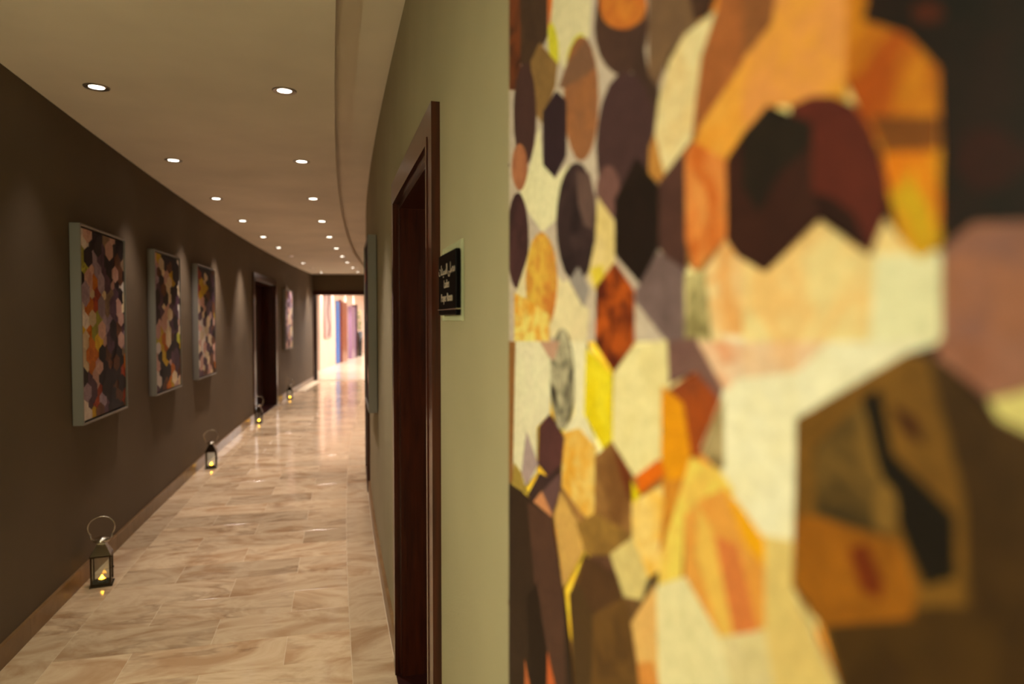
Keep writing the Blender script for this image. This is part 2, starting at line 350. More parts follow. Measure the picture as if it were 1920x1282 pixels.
((24,6,5),(9,3,3),0.9,[(689,1665),(791,1616),(793,1523),(749,1528),(735,1519),(732,1529),(732,1565),(730,1602),(711,1626),(683,1644)]),
((59,17,5),(59,17,5),0,[(732,1627),(732,1626),(730,1625),(728,1624),(726,1625),(723,1626),(721,1627),(718,1629),(716,1631),(715,1633),(714,1635),(715,1636),(716,1637),(718,1637),(720,1637),(723,1636),(726,1635),(728,1633),(730,1631),(731,1629)]),
((34,5,4),(34,5,4),0,[(791,1547),(768,1548),(766,1544),(763,1542),(759,1541),(755,1541),(750,1542),(746,1545),(742,1549),(740,1554),(739,1558),(740,1563),(742,1566),(745,1568),(749,1569),(754,1569),(758,1567),(762,1564),(766,1560),(768,1556)]),
((73,24,17),(64,20,17),0.6,[(626,1616),(645,1616),(662,1611),(678,1601),(689,1586),(696,1572),(702,1554),(699,1537),(691,1519),(675,1529),(653,1543),(646,1543),(627,1583)]),
((45,19,15),(39,14,12),0.6,[(646,1560),(661,1555),(679,1543),(692,1519),(653,1543),(603,1516),(574,1529),(561,1541),(559,1598),(578,1611),(605,1623),(646,1600)]),
((31,8,6),(31,8,6),0,[(646,1560),(661,1555),(679,1543),(692,1519),(653,1543)]),
((27,17,13),(21,12,10),0.6,[(578,1611),(605,1623),(646,1600),(643,1586),(617,1577),(596,1555),(579,1576)]),
((196,182,163),(196,153,117),0.7,[(553,1470),(556,1475),(581,1474),(583,1379),(554,1377),(530,1388),(544,1410),(560,1434)]),
((200,192,174),(196,184,154),0.5,[(556,1431),(581,1470),(736,1475),(715,1469),(635,1425),(635,1321),(685,1267),(560,1196)]),
((196,165,145),(189,129,99),0.9,[(523,1469),(581,1470),(582,1449),(560,1434)]),
((154,133,99),(97,75,44),0.8,[(530,1384),(544,1410),(560,1430),(561,1380),(554,1375)]),
((196,165,143),(189,145,108),0.8,[(581,1470),(661,1473),(637,1454),(581,1445)]),
((197,176,81),(192,149,72),0.8,[(515,1378),(554,1377),(574,1366),(568,1358),(507,1330),(504,1279),(464,1257),(470,1288)]),
((184,158,101),(177,147,94),0.6,[(603,1344),(634,1350),(634,1321),(684,1267),(603,1221),(566,1260)]),
((184,122,53),(189,133,63),0.7,[(507,1330),(530,1349),(561,1365),(607,1342),(608,1284),(570,1261),(557,1255),(507,1281)]),
((192,150,72),(192,150,72),0,[(527,1344),(545,1331),(574,1264),(558,1255),(524,1304)]),
((176,99,52),(176,99,52),0,[(550,1328),(578,1329),(601,1279),(574,1264)]),
((199,138,10),(199,138,10),0,[(561,1365),(577,1359),(607,1342),(607,1324),(587,1332)]),
((191,178,145),(184,170,135),0.5,[(464,1258),(509,1282),(557,1255),(581,1208),(466,1143),(457,1235)]),
((189,147,90),(181,133,81),0.6,[(414,1204),(461,1260),(469,1144),(427,1172)]),
((177,114,55),(177,114,55),0,[(427,1172),(457,1189),(483,1152),(438,1126)]),
((184,166,131),(171,153,108),0.5,[(557,1255),(608,1283),(624,1233),(581,1208)]),
((128,84,72),(113,68,53),0.7,[(732,1476),(795,1478),(795,1462),(759,1451),(733,1467)]),
((181,166,108),(181,166,108),0,[(758,1450),(795,1463),(796,1438),(771,1430)]),
((98,65,21),(83,53,17),0.7,[(715,1469),(736,1465),(759,1444),(795,1433),(798,1332),(682,1266),(660,1307),(634,1321),(636,1425)]),
((55,34,12),(42,24,8),0.7,[(727,1467),(736,1465),(759,1444),(795,1433),(798,1332),(753,1306),(748,1403)]),
((59,37,12),(39,22,8),0.7,[(664,1309),(723,1345),(797,1376),(798,1332),(683,1266)]),
((128,74,13),(108,61,10),0.8,[(650,1370),(714,1374),(724,1353),(721,1338),(660,1308),(636,1325),(636,1366)]),
((90,32,6),(90,32,6),0,[(679,1359),(692,1367),(703,1350),(702,1340),(689,1340)]),
((95,68,30),(44,32,17),1,[(652,1411),(692,1446),(707,1398),(708,1375),(679,1372),(653,1372)]),
((16,8,5),(16,8,5),0,[(687,1444),(699,1449),(708,1417),(743,1396),(744,1367),(728,1357),(717,1374),(699,1409)]),
((47,14,6),(47,14,6),0,[(706,1443),(721,1437),(726,1425),(715,1429)]),
((105,75,33),(105,75,33),0,[(712,1391),(712,1387),(711,1383),(709,1380),(707,1378),(704,1376),(702,1376),(699,1377),(697,1379),(696,1383),(696,1387),(696,1391),(697,1395),(699,1398),(701,1400),(704,1402),(706,1401),(708,1400),(710,1398),(711,1395)]),
]
# ------------------------------------------------------------------ room shell
S0 = -35.0                                   # behind the camera
S_L = s_at_y(Y_END, 0.0); S_R = s_at_y(Y_END, OFF_R)
LD0, LD1, LDZ = -20.68, -18.78, 2.10         # opening in the left wall (inside the casing)
RD0, RD1, RDZ = -29.54, -28.56, 1.965        # opening of the near door in the right wall
QD0, QD1, QDZ = -25.30, -24.30, 1.965        # next door along the right wall

m = MB(); lw = [(-0.015, 0), (-0.015, H), (-0.30, H), (-0.30, 0)]
sweep(m, lw, S0, LD0); sweep(m, lw, LD1, S_L)
sweep(m, [(-0.015, LDZ), (-0.015, H), (-0.30, H), (-0.30, LDZ)], LD0, LD1)
struct(obj('wall_left', m, M_WALLD), 'taupe plaster wall with shade put into its colour, curving along the left side')
m = MB(); rw = [(OFF_R, 0), (OFF_R, H+0.06), (OFF_R+0.3, H+0.06), (OFF_R+0.3, 0)]
for p, q in ((S0, RD0), (RD1, QD0), (QD1, S_R)): sweep(m, rw, p, q)
for p, q, z in ((RD0, RD1, RDZ), (QD0, QD1, QDZ)): sweep(m, [(OFF_R, z), (OFF_R, H+0.06), (OFF_R+0.3, H+0.06), (OFF_R+0.3, z)], p, q)
struct(obj('wall_right', m, M_WALL), 'taupe plaster wall curving away on the right side')

# main ceiling field with downlights, raised strip along the right wall
m = MB(); sweep(m, [(-0.30, H), (1.39, H), (1.39, H+0.2), (-0.30, H+0.2)], S0, S_R + 0.25)
struct(obj('ceiling', m, M_CEIL), 'flat cream ceiling field holding two rows of downlights')
m = MB(); sweep(m, [(1.39, H+0.07), (OFF_R+0.3, H+0.07), (OFF_R+0.3, H+0.2), (1.39, H+0.2)], S0, S_R + 0.25)
struct(obj('trim_1', m, M_CEIL), 'narrow raised ceiling strip between the ceiling edge and right wall')

# floor: grout bed plus every tile
m = MB(); sweep(m, [(-0.30, -0.05), (-0.30, -0.0012), (OFF_R+0.30, -0.0012), (OFF_R+0.30, -0.05)], S0, S_R + 1.2)
floor = struct(obj('floor', m, M_GROUT), 'polished cream marble tiled floor with pale joints')
PITCH = 0.2787; G = 0.0016
def tile_mesh(o0, o1, ln):
    """one tile spanning offsets o0..o1 and ln metres of s; origin at its centre, edges chamfered"""
    oc = (o0+o1)/2; org = W(0, oc); vs = []
    def ring(g, z):
        out = []
        for ds, o in ((-1, o0+g), (1, o0+g), (1, o1-g), (-1, o1-g)):
            ss = ds*(ln/2 - g)*110/(RL-o); v = W(ss, o) - org; out.append((v.x, v.y, z))
        return out
    mb = MB(); a = ring(G/2, -0.010) + ring(G/2, -0.0006) + ring(G/2+0.0008, 0.0)
    mb.add(a, [(0,1,5,4),(1,2,6,5),(2,3,7,6),(3,0,4,7),(4,5,9,8),(5,6,10,9),(6,7,11,10),(7,4,8,11),(8,9,10,11)])
    mb.f = [tuple(reversed(f)) for f in mb.f]
    return mb.mesh('floor_tile', M_MARBLE), oc
cache = {}
def tile(o0, o1, s0, s1):
    ln = (s1-s0)*(RL-(o0+o1)/2)/110
    k = (round(o0, 4), round(o1, 4), round(ln, 4))
    if k not in cache: cache[k] = tile_mesh(o0, o1, ln)
    me, oc = cache[k]; sc = (s0+s1)/2; p = W(sc, oc)
    return link('floor_tile', me, floor, p, yaw(sc))
k0 = -12; k1 = int((S_R + 26.12)/PITCH)
for k in range(k0, k1+1):
    s0 = -26.12 + k*PITCH
    cuts = (0.18, 0.82, 1.44) if k % 2 else (0.18, 0.495, 1.155, 1.44)
    for a_, b_ in zip(cuts[:-1], cuts[1:]): tile(a_, b_, s0, s0+PITCH)
for j in range(-2, 18):
    for o0, o1, sh in ((0.0, 0.18, 0.22), (1.44, 1.62, 0.0)):
        s0 = -28.003 + j*0.63 + sh
        if s0 < S_R + 0.3: tile(o0, o1, s0, min(s0+0.63, S_R+0.31))
# rows behind the camera as one joined part (not in view)
# skirtings, piece by piece
def skirting(name, label, inner, outer, runs):
    root = struct(empty(name, W(runs[0][0], inner)), label)
    for a_, b_ in runs:
        n = max(1, round((b_-a_)/0.62)); st = (b_-a_)/n
        for i in range(n):
            s0 = a_ + i*st; s1 = s0 + st; lo, hi = min(inner, outer), max(inner, outer); ch = 0.004 if inner > outer else -0.004
            prof = [(inner, 0.0), (inner, 0.094), (inner-ch, 0.1), (outer, 0.1), (outer, 0.0)]
            org = W((s0+s1)/2, inner); mb = MB(); sweep(mb, prof, s0+0.0008, s1-0.0008)
            mb.v = [tuple(Vector(v)-org) for v in mb.v]
            o = obj('skirting_tile', mb, M_SKIRT, root); o.location = org - root.location
    return root
skirting('baseboard_left', 'cream marble skirting along the foot of the left wall', 0.0, -0.015, [(-31.0, LD0-0.09), (LD1+0.09, S_L-0.02)])
skirting('baseboard_right', 'cream marble skirting along the foot of the right wall', 1.622, OFF_R, [(-33.0, RD0-0.09), (RD1+0.09, QD0-0.09), (QD1+0.09, S_R-0.02)])

# end walls
xl = W(S_L, 0).x; xr = W(S_R, OFF_R).x
PL, PR, PZ = -4.835, -3.35, 2.10
m = MB(); m.box((xl-0.3, Y_END, 0), (PL-0.0, Y_END+0.2, H)); m.box((PR, Y_END, 0), (xr+0.3, Y_END+0.2, H)); m.box((PL, Y_END, PZ), (PR, Y_END+0.2, H))
struct(obj('wall_end', m, M_WALLD), 'short end wall over the open passage to the bright lobby')
e0 = W(S0, -0.3); e1 = W(S0, OFF_R+0.3); dirv = (e1-e0)
m = MB(); n_ = Vector((dirv.y, -dirv.x, 0)).normalized()*0.15
m.add([e0, e1, e1+n_, e0+n_] + [v + Vector((0, 0, H+0.2)) for v in (e0, e1, e1+n_, e0+n_)], [(3,2,1,0),(4,5,6,7),(0,1,5,4),(1,2,6,5),(2,3,7,6),(3,0,4,7)])
struct(obj('wall_back', m, M_WALL))

# ------------------------------------------------------------------ doors
def box_s(mb, s0, s1, o0, o1, z0, z1, org):
    t = MB(); sweep(t, [(o0, z0), (o0, z1), (o1, z1), (o1, z0)], s0, s1)
    mb.add([Vector(v)-org for v in t.v], t.f); return mb
def doorway(name, label, s0, s1, zt, face, sign, cw=0.09, two=False, depth=0.20):
    """face: offset of the wall face, sign +1 when the wall body lies at larger offsets"""
    org = W((s0+s1)/2, face); root = struct(empty(name, org), label)
    pr = -0.023*sign; ins = face + depth*sign
    def casing(nm, a_, b_, z0, z1, inner_edge):
        mb = MB(); box_s(mb, a_, b_, face+pr, face+0.002*sign, z0, z1, org)
        o = obj(nm, mb, M_WOOD, root)
        return o
    casing('side_casing', s0-cw, s0, 0, zt+cw, 1); casing('side_casing', s1, s1+cw, 0, zt+cw, -1)
    casing('head_casing', s0, s1, zt, zt+cw, 0)
    for nm, a_, b_, z0, z1 in (('casing_bead', s0-0.016, s0+0.004, 0, zt), ('casing_bead', s1-0.004, s1+0.016, 0, zt), ('casing_bead', s0-0.016, s1+0.016, zt-0.004, zt+0.016)):
        mb = MB(); box_s(mb, a_, b_, face+pr*1.12, face+pr*0.5, z0, z1, org); obj(nm, mb, M_WOOD, root)
    for a_, b_, z0, z1 in ((s0, s0+0.025, 0, zt), (s1-0.025, s1, 0, zt), (s0, s1, zt-0.025, zt)):
        mb = MB(); box_s(mb, a_, b_, face, ins+0.05*sign, z0, z1, org); obj('jamb_lining', mb, M_WOOD, root)
    mb = MB(); box_s(mb, s0, s1, face-0.022*sign, face+0.30*sign, -0.0011, 0.0015, org); obj('threshold', mb, M_DOOR, root)
    n = 2 if two else 1; w = (s1-s0-0.05)/n
    for i in range(n):
        a_ = s0+0.025+i*w; b_ = a_+w
        mb = MB(); box_s(mb, a_+0.002, b_-0.002, ins-0.02*sign, ins+0.025*sign, 0.008, zt-0.027, org)
        leaf = obj('door_leaf', mb, M_DOOR, root)
        for z0, z1 in ((0.22, 0.95), (1.08, zt-0.2)):
            mb = MB(); box_s(mb, a_+0.13, b_-0.13, ins-0.03*sign, ins-0.02*sign, z0, z1, org); obj('raised_panel', mb, M_DOOR, leaf)
        hs = b_-0.07 if i == 0 else a_+0.07; q = W(hs, ins-0.02*sign, 1.0)-org; nn = (W(hs, ins-0.07*sign, 1.0)-org)
        al = (W(hs-0.11 if i == 0 else hs+0.11, ins-0.07*sign, 1.0)-org)
        mb = MB(); mb.tube([q, nn, al], 0.009, 8); h = obj('door_handle', mb, M_CHROME, leaf); tag(h, 'polished steel lever handle')
    return root
doorway('door_1', 'near dark mahogany door frame beside the black sign', RD0, RD1, RDZ, OFF_R, 1)
doorway('door_2', 'dark door frame further down the right wall, seen edge-on past the picture', QD0, QD1, QDZ, OFF_R, 1)
doorway('door_3', 'wide dark mahogany doorway in the left wall behind the third lantern', LD0, LD1, LDZ, -0.015, -1, two=True, depth=0.24)

# passage frame at the end of the corridor
root = struct(empty('door_4', (PL, Y_END, 0)), 'dark wooden portal framing the bright lobby at the corridor end')
for nm, lo, hi in (('jamb', (-0.07, -0.03, 0), (0.0, 0.23, PZ)), ('jamb', (PR-PL, -0.03, 0), (PR-PL+0.09, 0.23, PZ)), ('head', (-0.07, -0.03, PZ), (PR-PL+0.09, 0.23, PZ+0.10))):
    mb = MB(); mb.bbox(lo, hi, 0.004); obj(nm, mb, M_WOOD, root)
mb = MB(); mb.bbox((0.0, 0.05, 0.0), (PR-PL, 0.17, 0.006), 0.002); obj('threshold', mb, mat('brass_threshold', (150, 120, 80), 0.3, 0.6), root)

# ------------------------------------------------------------------ downlights
ring = MB(); ring.lathe([(0.038, 0.0), (0.052, -0.004), (0.056, -0.004), (0.058, 0.0)], 28)
inner = MB(); inner.lathe([(0.040, -0.0005), (0.037, -0.003), (0.034, -0.001)], 28)
lens = MB(); lens.add([(0.034*math.cos(2*math.pi*i/28), 0.034*math.sin(2*math.pi*i/28), -0.0012) for i in range(28)], [tuple(range(28))[::-1]])
RING = ring.mesh('trim_ring', M_TRIM); INNER = inner.mesh('baffle', M_CHROME)
LENS = lens.mesh('lamp_lens', M_LAMP); LENSD = lens.mesh('lamp_lens', M_LAMP_DIM)
ORD = ['nearest', 'second', 'third', 'fourth', 'fifth', 'sixth', 'seventh', 'eighth', 'ninth', 'tenth']
def downlight(s, off, label, power, dim=False, z=H, grp=None):
    r = tag(empty('ceiling_downlight', W(s, off, z), yaw(s)), label, 'downlight', grp)
    link('trim_ring', RING, r); link('baffle', INNER, r); link('lamp_lens', LENSD if dim else LENS, r)
    L = bpy.data.lights.new('spot_lamp', 'SPOT'); L.energy = power; L.color = SPOT_COL; L.spot_size = math.radians(73); L.spot_blend = 1.0
    L.shadow_soft_size = 0.045; L.specular_factor = 1.0 if hasattr(L, 'specular_factor') else 1
    o = bpy.data.objects.new('spot_lamp', L); C.objects.link(o); o.parent = r; o.location = (0, 0, -0.02)
DLS = [-27.70, -26.155, -24.61, -23.17, -21.66, -20.27, -18.84, -17.37, -15.99, -14.72]
DRS = [-27.87, -26.33, -24.80, -23.32, -21.82, -20.33, -18.95, -17.70, -16.33, -15.0]
for i, s in enumerate(DLS):
    dim = i in (6, 8)
    downlight(s, 0.287, ('%s recessed downlight %sin the left ceiling row' % (ORD[i], '' if not dim else 'and dimmer pinkish ')) + (' counted from the camera' if i else ' with grey trim ring'), SPOT_LEFT*(0.15 if dim else 1)*(0.10, 0.35, 0.7)[i] if i < 3 else SPOT_LEFT*(0.15 if dim else 1), dim, grp='ceiling downlights of the left row')
for i, s in enumerate(DRS):
    downlight(s, 1.154, ('%s recessed downlight in the right ceiling row' % ORD[i]) + (' counted from the camera' if i else ' with grey trim ring'), SPOT_RIGHT, False, grp='ceiling downlights of the right row')
for s, pw, wh in ((-29.35, 1.0, 'over the near door'), (-30.85, 1.0, 'over the huge print'), (-32.3, 1.0, 'behind the camera')):
    downlight(s, 1.154, 'downlight of the right row ' + wh + ', out of the picture', NEAR_W*pw, grp='downlights above the camera')

# added globe lamp, out of view, to brighten the large print and near wall
r = tag(empty('added_fill_lamp', W(-30.9, -0.015, 1.86), yaw(-30.9)), 'added globe fill lamp out of view, opposite the huge print, left of the camera', 'lamp')
mb = MB(); mb.lathe([(0.0, 0.0), (0.05, 0.0), (0.05, 0.012), (0.0, 0.014)], 20, Matrix.Rotation(math.pi/2, 4, 'Y')); obj('wall_plate', mb, M_CHROME, r)
mb = MB(); mb.tube([(0.01, 0, 0), (0.09, 0, 0.0)], 0.010, 8); obj('arm', mb, M_CHROME, r)
gl = MB(); gl.lathe([(0.1*math.sin(math.pi*i/12), -0.1*math.cos(math.pi*i/12)) for i in range(13)], 24, Matrix.Translation((0.19, 0, 0)))
obj('fill_globe', gl, mat('glowing_globe', (255, 240, 200), emit=(250, 252, 204), estr=FILL_GLOBE), r)
sh_ = MB(); sh_.lathe([(0.145, 0.0), (0.118, 0.06), (0.07, 0.105), (0.0, 0.120), (0.0, 0.124), (0.073, 0.109), (0.122, 0.063), (0.149, 0.0)], 24, Matrix.Translation((0.19, 0, 0))); obj('metal_shade', sh_, M_CHROME, r)  # keeps the added globe's light off the ceiling

# ------------------------------------------------------------------ framed prints on the walls
PAL = {'K': ((40, 26, 34), (30, 20, 24)), 'M': ((96, 66, 84), (70, 46, 60)), 'L': ((168, 146, 160), (140, 116, 134)), 'P': ((214, 172, 156), (190, 140, 130)),
       'C': ((232, 214, 180), (220, 190, 150)), 'Y': ((222, 186, 44), (200, 150, 30)), 'O': ((214, 124, 30), (190, 96, 20)), 'R': ((176, 70, 36), (130, 40, 24)),
       'B': ((110, 66, 42), (80, 46, 32)), 'G': ((190, 190, 70), (150, 140, 60)), 'T': ((150, 122, 96), (120, 96, 76)), 'W': ((236, 224, 212), (214, 196, 190))}
def hex_shapes(rows, w, h, seed, blur=False):
    rnd = random.Random(seed); sh = []
    vp = h/(len(rows)-0.6); hw = w/(len(rows[0])-0.7)
    sh.append(((70, 50, 50), (50, 34, 36), 0.5, [(0, 0), (w, 0), (w, h), (0, h)]))
    cells = []
    for r, row in enumerate(rows):
        for c, ch in enumerate(row):
            cells.append((rnd.random(), r, c, ch))
    cells.sort()
    for _, r, c, ch in cells:
        cx = (c + (0.5 if r % 2 else 0.0))*hw + 0.1*hw; cz = h - (r+0.2)*vp
        k = 1.0 + rnd.random()*0.25; hh = vp*0.74*k*(1.35 if rnd.random() < .3 else 1); ww = hw*0.56*k
        pts = [(cx, cz+hh), (cx+ww, cz+hh*0.48), (cx+ww, cz-hh*0.48), (cx, cz-hh), (cx-ww, cz-hh*0.48), (cx-ww, cz+hh*0.48)]
        a, b = PAL[ch]; j = 0.86 + rnd.random()*0.25; a = [min(255, v*j) for v in a]
        pts = clip_poly(pts, 0, w, 0, h)
        if pts: sh.append((a, b, 0.4+0.6*rnd.random(), pts))
        if rnd.random() < 0.3:      # overlapping facet
            f = [(cx, cz+hh), (cx+ww, cz+hh*0.48), (cx+ww*0.2, cz-hh*0.5), (cx-ww*0.2, cz)]
            f = clip_poly(f, 0, w, 0, h)
            if f: sh.append((b, a, 0.6, f))
    return sh
def picture(label, s0, s1, z0, z1, wall_off, sign, rows, seed, cat='picture'):
    """floater-framed canvas; sign +1 when it hangs on the left wall (front faces larger offsets)"""
    sm = (s0+s1)/2; D = 0.058; org = W(sm, wall_off, z0); w = abs(s1-s0); h = z1-z0
    # local frame: +X along the picture as its viewer sees it left to right, -Y out of the wall, +Z up
    root = tag(empty('framed_picture', org, yaw(sm) + (math.pi/2 if sign > 0 else -math.pi/2)), label, cat, 'framed mosaic pictures along the corridor')
    x0, x1 = -w/2, w/2; t = 0.012
    fr = MB()
    fr.bbox((x0, -D, 0), (x0+t, -0.004, h), 0.0015); fr.bbox((x1-t, -D, 0), (x1, -0.004, h), 0.0015)
    fr.bbox((x0+t, -D, 0), (x1-t, -0.004, t), 0.0015); fr.bbox((x0+t, -D, h-t), (x1-t, -0.004, h), 0.0015)
    obj('frame', fr, M_FRAME, root)
    bk = MB(); bk.box((x0+t, -0.020, t), (x1-t, -0.006, h-t)); obj('backing_board', bk, M_GAP, root)
    g = 0.022; cv = MB(); cv.bbox((x0+g, -D+0.010, g), (x1-g, -0.020, h-g), 0.001)
    cb = obj('canvas', cv, M_CANVASEDGE, root)
    pm = print_mesh('print', hex_shapes(rows, w-2*g, h-2*g, seed), M_CANVAS)
    po = link('print', pm, cb, (x0+g, -D+0.0095, g)); return root
M_CANVASEDGE = mat('canvas_edge', (226, 206, 190), 0.7)
A1 = ["WPKKTPKK", "WKKMPKKT", "GKLMKKBT", "GPLMKPBK", "KPOLMPKW", "LCRCTMKC", "WORLTMPC", "WCGLLMPK", "YOGPLKBM", "COYPMKPL", "COOKBKKT", "COPKBBKO", "KMPKKKKR", "LMRKKBKK", "WMRLKKBR", "WYBMKKKB"]
A2 = ["PYKKKKW", "PCKBKKP", "LBCPYKK", "LKPCYKW", "LMBCKKC", "KMKCKMK", "KMCPMMW", "KMPCBMW", "KPPWMKP", "PYCCMMC", "GYOCBKG", "WYOKKKY", "PKYKMMK", "PKYPMMB", "WKKKOMB", "WKBOCMP", "MKBOYPC"]
A3 = ["RKKKKB", "RKCKMK", "BYCKKM", "RYYKKK", "OYKBKM", "PPKMBK", "CKPMKB", "MCKPMY", "CWMCKP", "PWCMBM", "WCWPMK", "PWMCBO", "CWPMKP", "MWCKMP", "WPMCBP", "PCMPKO", "MMBPCB"]
A4 = ["LTMPL", "TBMLP", "MLLMP", "LMMLP", "MLPLC", "LMPCL", "PLCPM", "MPCPL", "LPLMP", "MLPCP", "LMPCW", "MLPLW", "LPMPC", "PLPCW"]
A5 = ["BKKMB", "KBMKK", "RKKBK", "KMBKP", "BKKMK", "KPKBK", "KKMKB", "MKBKK", "KBKKM", "BKPKK", "KKBMK", "KMKKB"]
picture('nearest framed mosaic picture on the left wall, with yellow and orange hexagons', -27.20, -26.40, 0.905, 2.015, -0.015, 1, A1, 3)
picture('second framed picture on the left wall, brown and cream mosaic with gold patches', -25.70, -24.90, 0.905, 2.025, -0.015, 1, A2, 5)
picture('third framed picture on the left wall, red upper corner and pale lower half', -24.25, -23.43, 0.905, 2.03, -0.015, 1, A3, 8)
picture('small far framed picture in lilac tones beyond the left doorway', -17.98, -17.10, 0.93, 2.06, -0.015, 1, A4, 11)
picture('framed picture seen edge-on on the right wall beyond the door', -27.02, -26.20, 0.90, 2.02, OFF_R, -1, A5, 13)

# ------------------------------------------------------------------ large print on the near right wall
PA = Vector((-0.002003, 1.024154, 0)); PE = Vector((0.279761, -0.960070, 0)); ang = math.atan2(PE.y, PE.x)
PW_, PZ0, PZ1 = 1.50, 0.45, 2.30
root = tag(empty('wall_art_panel', (PA.x, PA.y, 0), ang), 'huge unframed print of overlapping cream, orange and dark brown hexagons in close-up', 'artwork')
mb = MB(); mb.bbox((0.0, 0.0005, PZ0), (PW_, 0.012, PZ1), 0.001); obj('mounting_board', mb, mat('board_edge', (60, 40, 32), 0.6), root)
mb = MB(); mb.bbox((-0.026, 0.013, PZ0-0.026), (PW_+0.026, 0.0195, PZ1+0.026), 0.001)
o = obj('acrylic_backplate', mb, M_ACRYL, root); tag(o, 'pale green clear acrylic margin')
mb = MB(); mb.box((-0.0285, 0.0125, PZ0-0.026), (-0.0262, 0.0198, PZ1+0.026)); obj('acrylic_edge', mb, mat('acrylic_edge', (196, 206, 160), 0.25), root)
for z in (0.55, 1.05, 1.72, 2.2):
    mb = MB(); mb.lathe([(0.0, -0.0), (0.004, 0.0), (0.004, 0.012), (0.0, 0.012)], 12, Matrix.Translation((-0.013, 0.0125, z)) @ Matrix.Rotation(math.pi/2, 4, 'X')); obj('standoff_screw', mb, M_CHROME, root)
shapes = []
rnd = random.Random(21)
fill = [((230, 212, 155), (220, 190, 120)), ((60, 40, 34), (44, 28, 24)), ((205, 120, 40), (230, 160, 70)), ((90, 58, 44), (70, 44, 34)), ((236, 222, 176), (226, 200, 150)), ((150, 104, 60), (120, 84, 50)), ((225, 190, 60), (235, 165, 40)), ((48, 28, 24), (36, 22, 18))]
shapes.append(((200, 180, 150), (185, 165, 140), 0.5, [(0, PZ0), (PW_, PZ0), (PW_, PZ1), (0, PZ1)]))
r_ = 0
z = PZ0
while z < PZ1+0.08:
    u = 0.0
    while u < PW_+0.08:
        cx_ = u + (0.06 if r_ % 2 else 0); a, b = fill[rnd.randrange(len(fill))]; k = 0.066+0.02*rnd.random()
        pts = [(cx_+k*0.95*math.sin(i*math.pi/3), z+k*1.12*math.cos(i*math.pi/3)) for i in range(6)]
        if rnd.random() < 0.3: pts = [(cx_+k*0.95*math.sin(i*math.pi/9), z+k*1.15*math.cos(i*math.pi/9)) for i in range(18)]
        pts = clip_poly(pts, 0, PW_, PZ0, PZ1)
        if pts: shapes.append((a, b, 0.7, pts))
        u += 0.118
    z += 0.105; r_ += 1
for a, b, mo, pts in ART:
    pts = clip_poly([(u/1000.0, v/1000.0) for u, v in pts], 0, PW_, PZ0, PZ1)
    if pts: shapes.append((a, b, mo, pts))
po = link('print', print_mesh('print', shapes, M_PRINT, 0.00001), root, (0, 0.0003, 0)); 


# ------------------------------------------------------------------ room sign
sg0, sg1 = -29.955, -29.70
org = W(sg0, OFF_R, 0); e2 = (W(sg1, OFF_R, 0)-org); Ls = e2.length; ang2 = math.atan2(-e2.y, -e2.x)
root = tag(empty('room_sign', W(sg1, OFF_R, 1.483), ang2), 'small black wall sign with silver lettering on a clear acrylic plate', 'sign')
mb = MB(); mb.bbox((0, -0.007, 0), (Ls, -0.001, 0.180), 0.001); obj('acrylic_plate', mb, M_ACRYL, root)
mb = MB(); mb.bbox((0.02, -0.019, 0.014), (Ls-0.007, -0.0075, 0.160), 0.002); face = obj('sign_face', mb, M_BLACK, root)
mb = MB(); mb.bbox((0.012, -0.0205, 0.026), (Ls-0.002, -0.0195, 0.0285), 0.0004); mb.bbox((Ls-0.0045, -0.0195, 0.026), (Ls-0.002, -0.007, 0.0285), 0.0004); obj('retaining_strip', mb, M_CHROME, root)
def text(body, size, x, z, parent, name='lettering', sx=1.0):
    c = bpy.data.curves.new(name, 'FONT'); c.body = body; c.size = size; c.align_x = 'CENTER'; c.extrude = 0.0004
    t = bpy.data.objects.new(name, c); C.objects.link(t); bpy.context.view_layer.update()
    me = bpy.data.meshes.new_from_object(t); bpy.data.objects.remove(t); me.materials.clear(); me.materials.append(M_SILVER)
    o = link(name, me, parent, (x, -0.0196, z)); o.rotation_euler = (math.pi/2, 0, 0); o.scale = (sx, 1, 1); return o
xc = (0.02 + Ls - 0.007)/2
text('\ufe95\ufe8d\ufeaa\ufef4\ufeb4\ufedf\ufe8d \ufef0\ufee0\ufebc\ufee3', 0.034, xc, 0.110, face)
text('Ladies', 0.028, xc, 0.078, face)
text('Prayer Room', 0.028, xc, 0.046, face)

# ------------------------------------------------------------------ lanterns with lit tealights
def parts_lantern():
    P = {}
    P['base'] = MB().frustum(0.056, 0.0, 0.056, 0.006).frustum(0.050, 0.006, 0.048, 0.018).mesh('base', M_LANT)
    P['post'] = MB().bbox((-0.0052, -0.0052, 0.018), (0.0052, 0.0052, 0.168), 0.0008).mesh('post', M_LANT)
    P['eaves'] = MB().frustum(0.053, 0.166, 0.053, 0.174).mesh('eaves', M_LANT)
    P['roof'] = MB().frustum(0.051, 0.174, 0.020, 0.236).mesh('roof', M_LANT)
    P['cap'] = MB().lathe([(0.0, 0.236), (0.020, 0.236), (0.040, 0.246), (0.042, 0.252), (0.034, 0.262), (0.018, 0.270), (0.0, 0.273)], 28).mesh('cap', M_CHROME)
    pts = [(0.066*math.cos(math.radians(a)), 0, 0.322 + 0.062*math.sin(math.radians(a))) for a in range(-42, 223, 12)]
    P['handle'] = MB().tube(pts, 0.0036, 8).tube([(-0.054, 0, 0.281), (-0.050, 0, 0.262), (-0.040, 0, 0.254)], 0.0035, 8).tube([(0.054, 0, 0.281), (0.050, 0, 0.262), (0.040, 0, 0.254)], 0.0035, 8).mesh('handle', M_CHROME)
    P['glass_pane'] = MB().box((-0.044, -0.0006, 0.018), (0.044, 0.0006, 0.166)).mesh('glass_pane', M_GLASS)
    P['latch'] = MB().bbox((-0.003, -0.012, 0.088), (0.003, 0, 0.098), 0.001).mesh('latch', M_LANT)
    return P
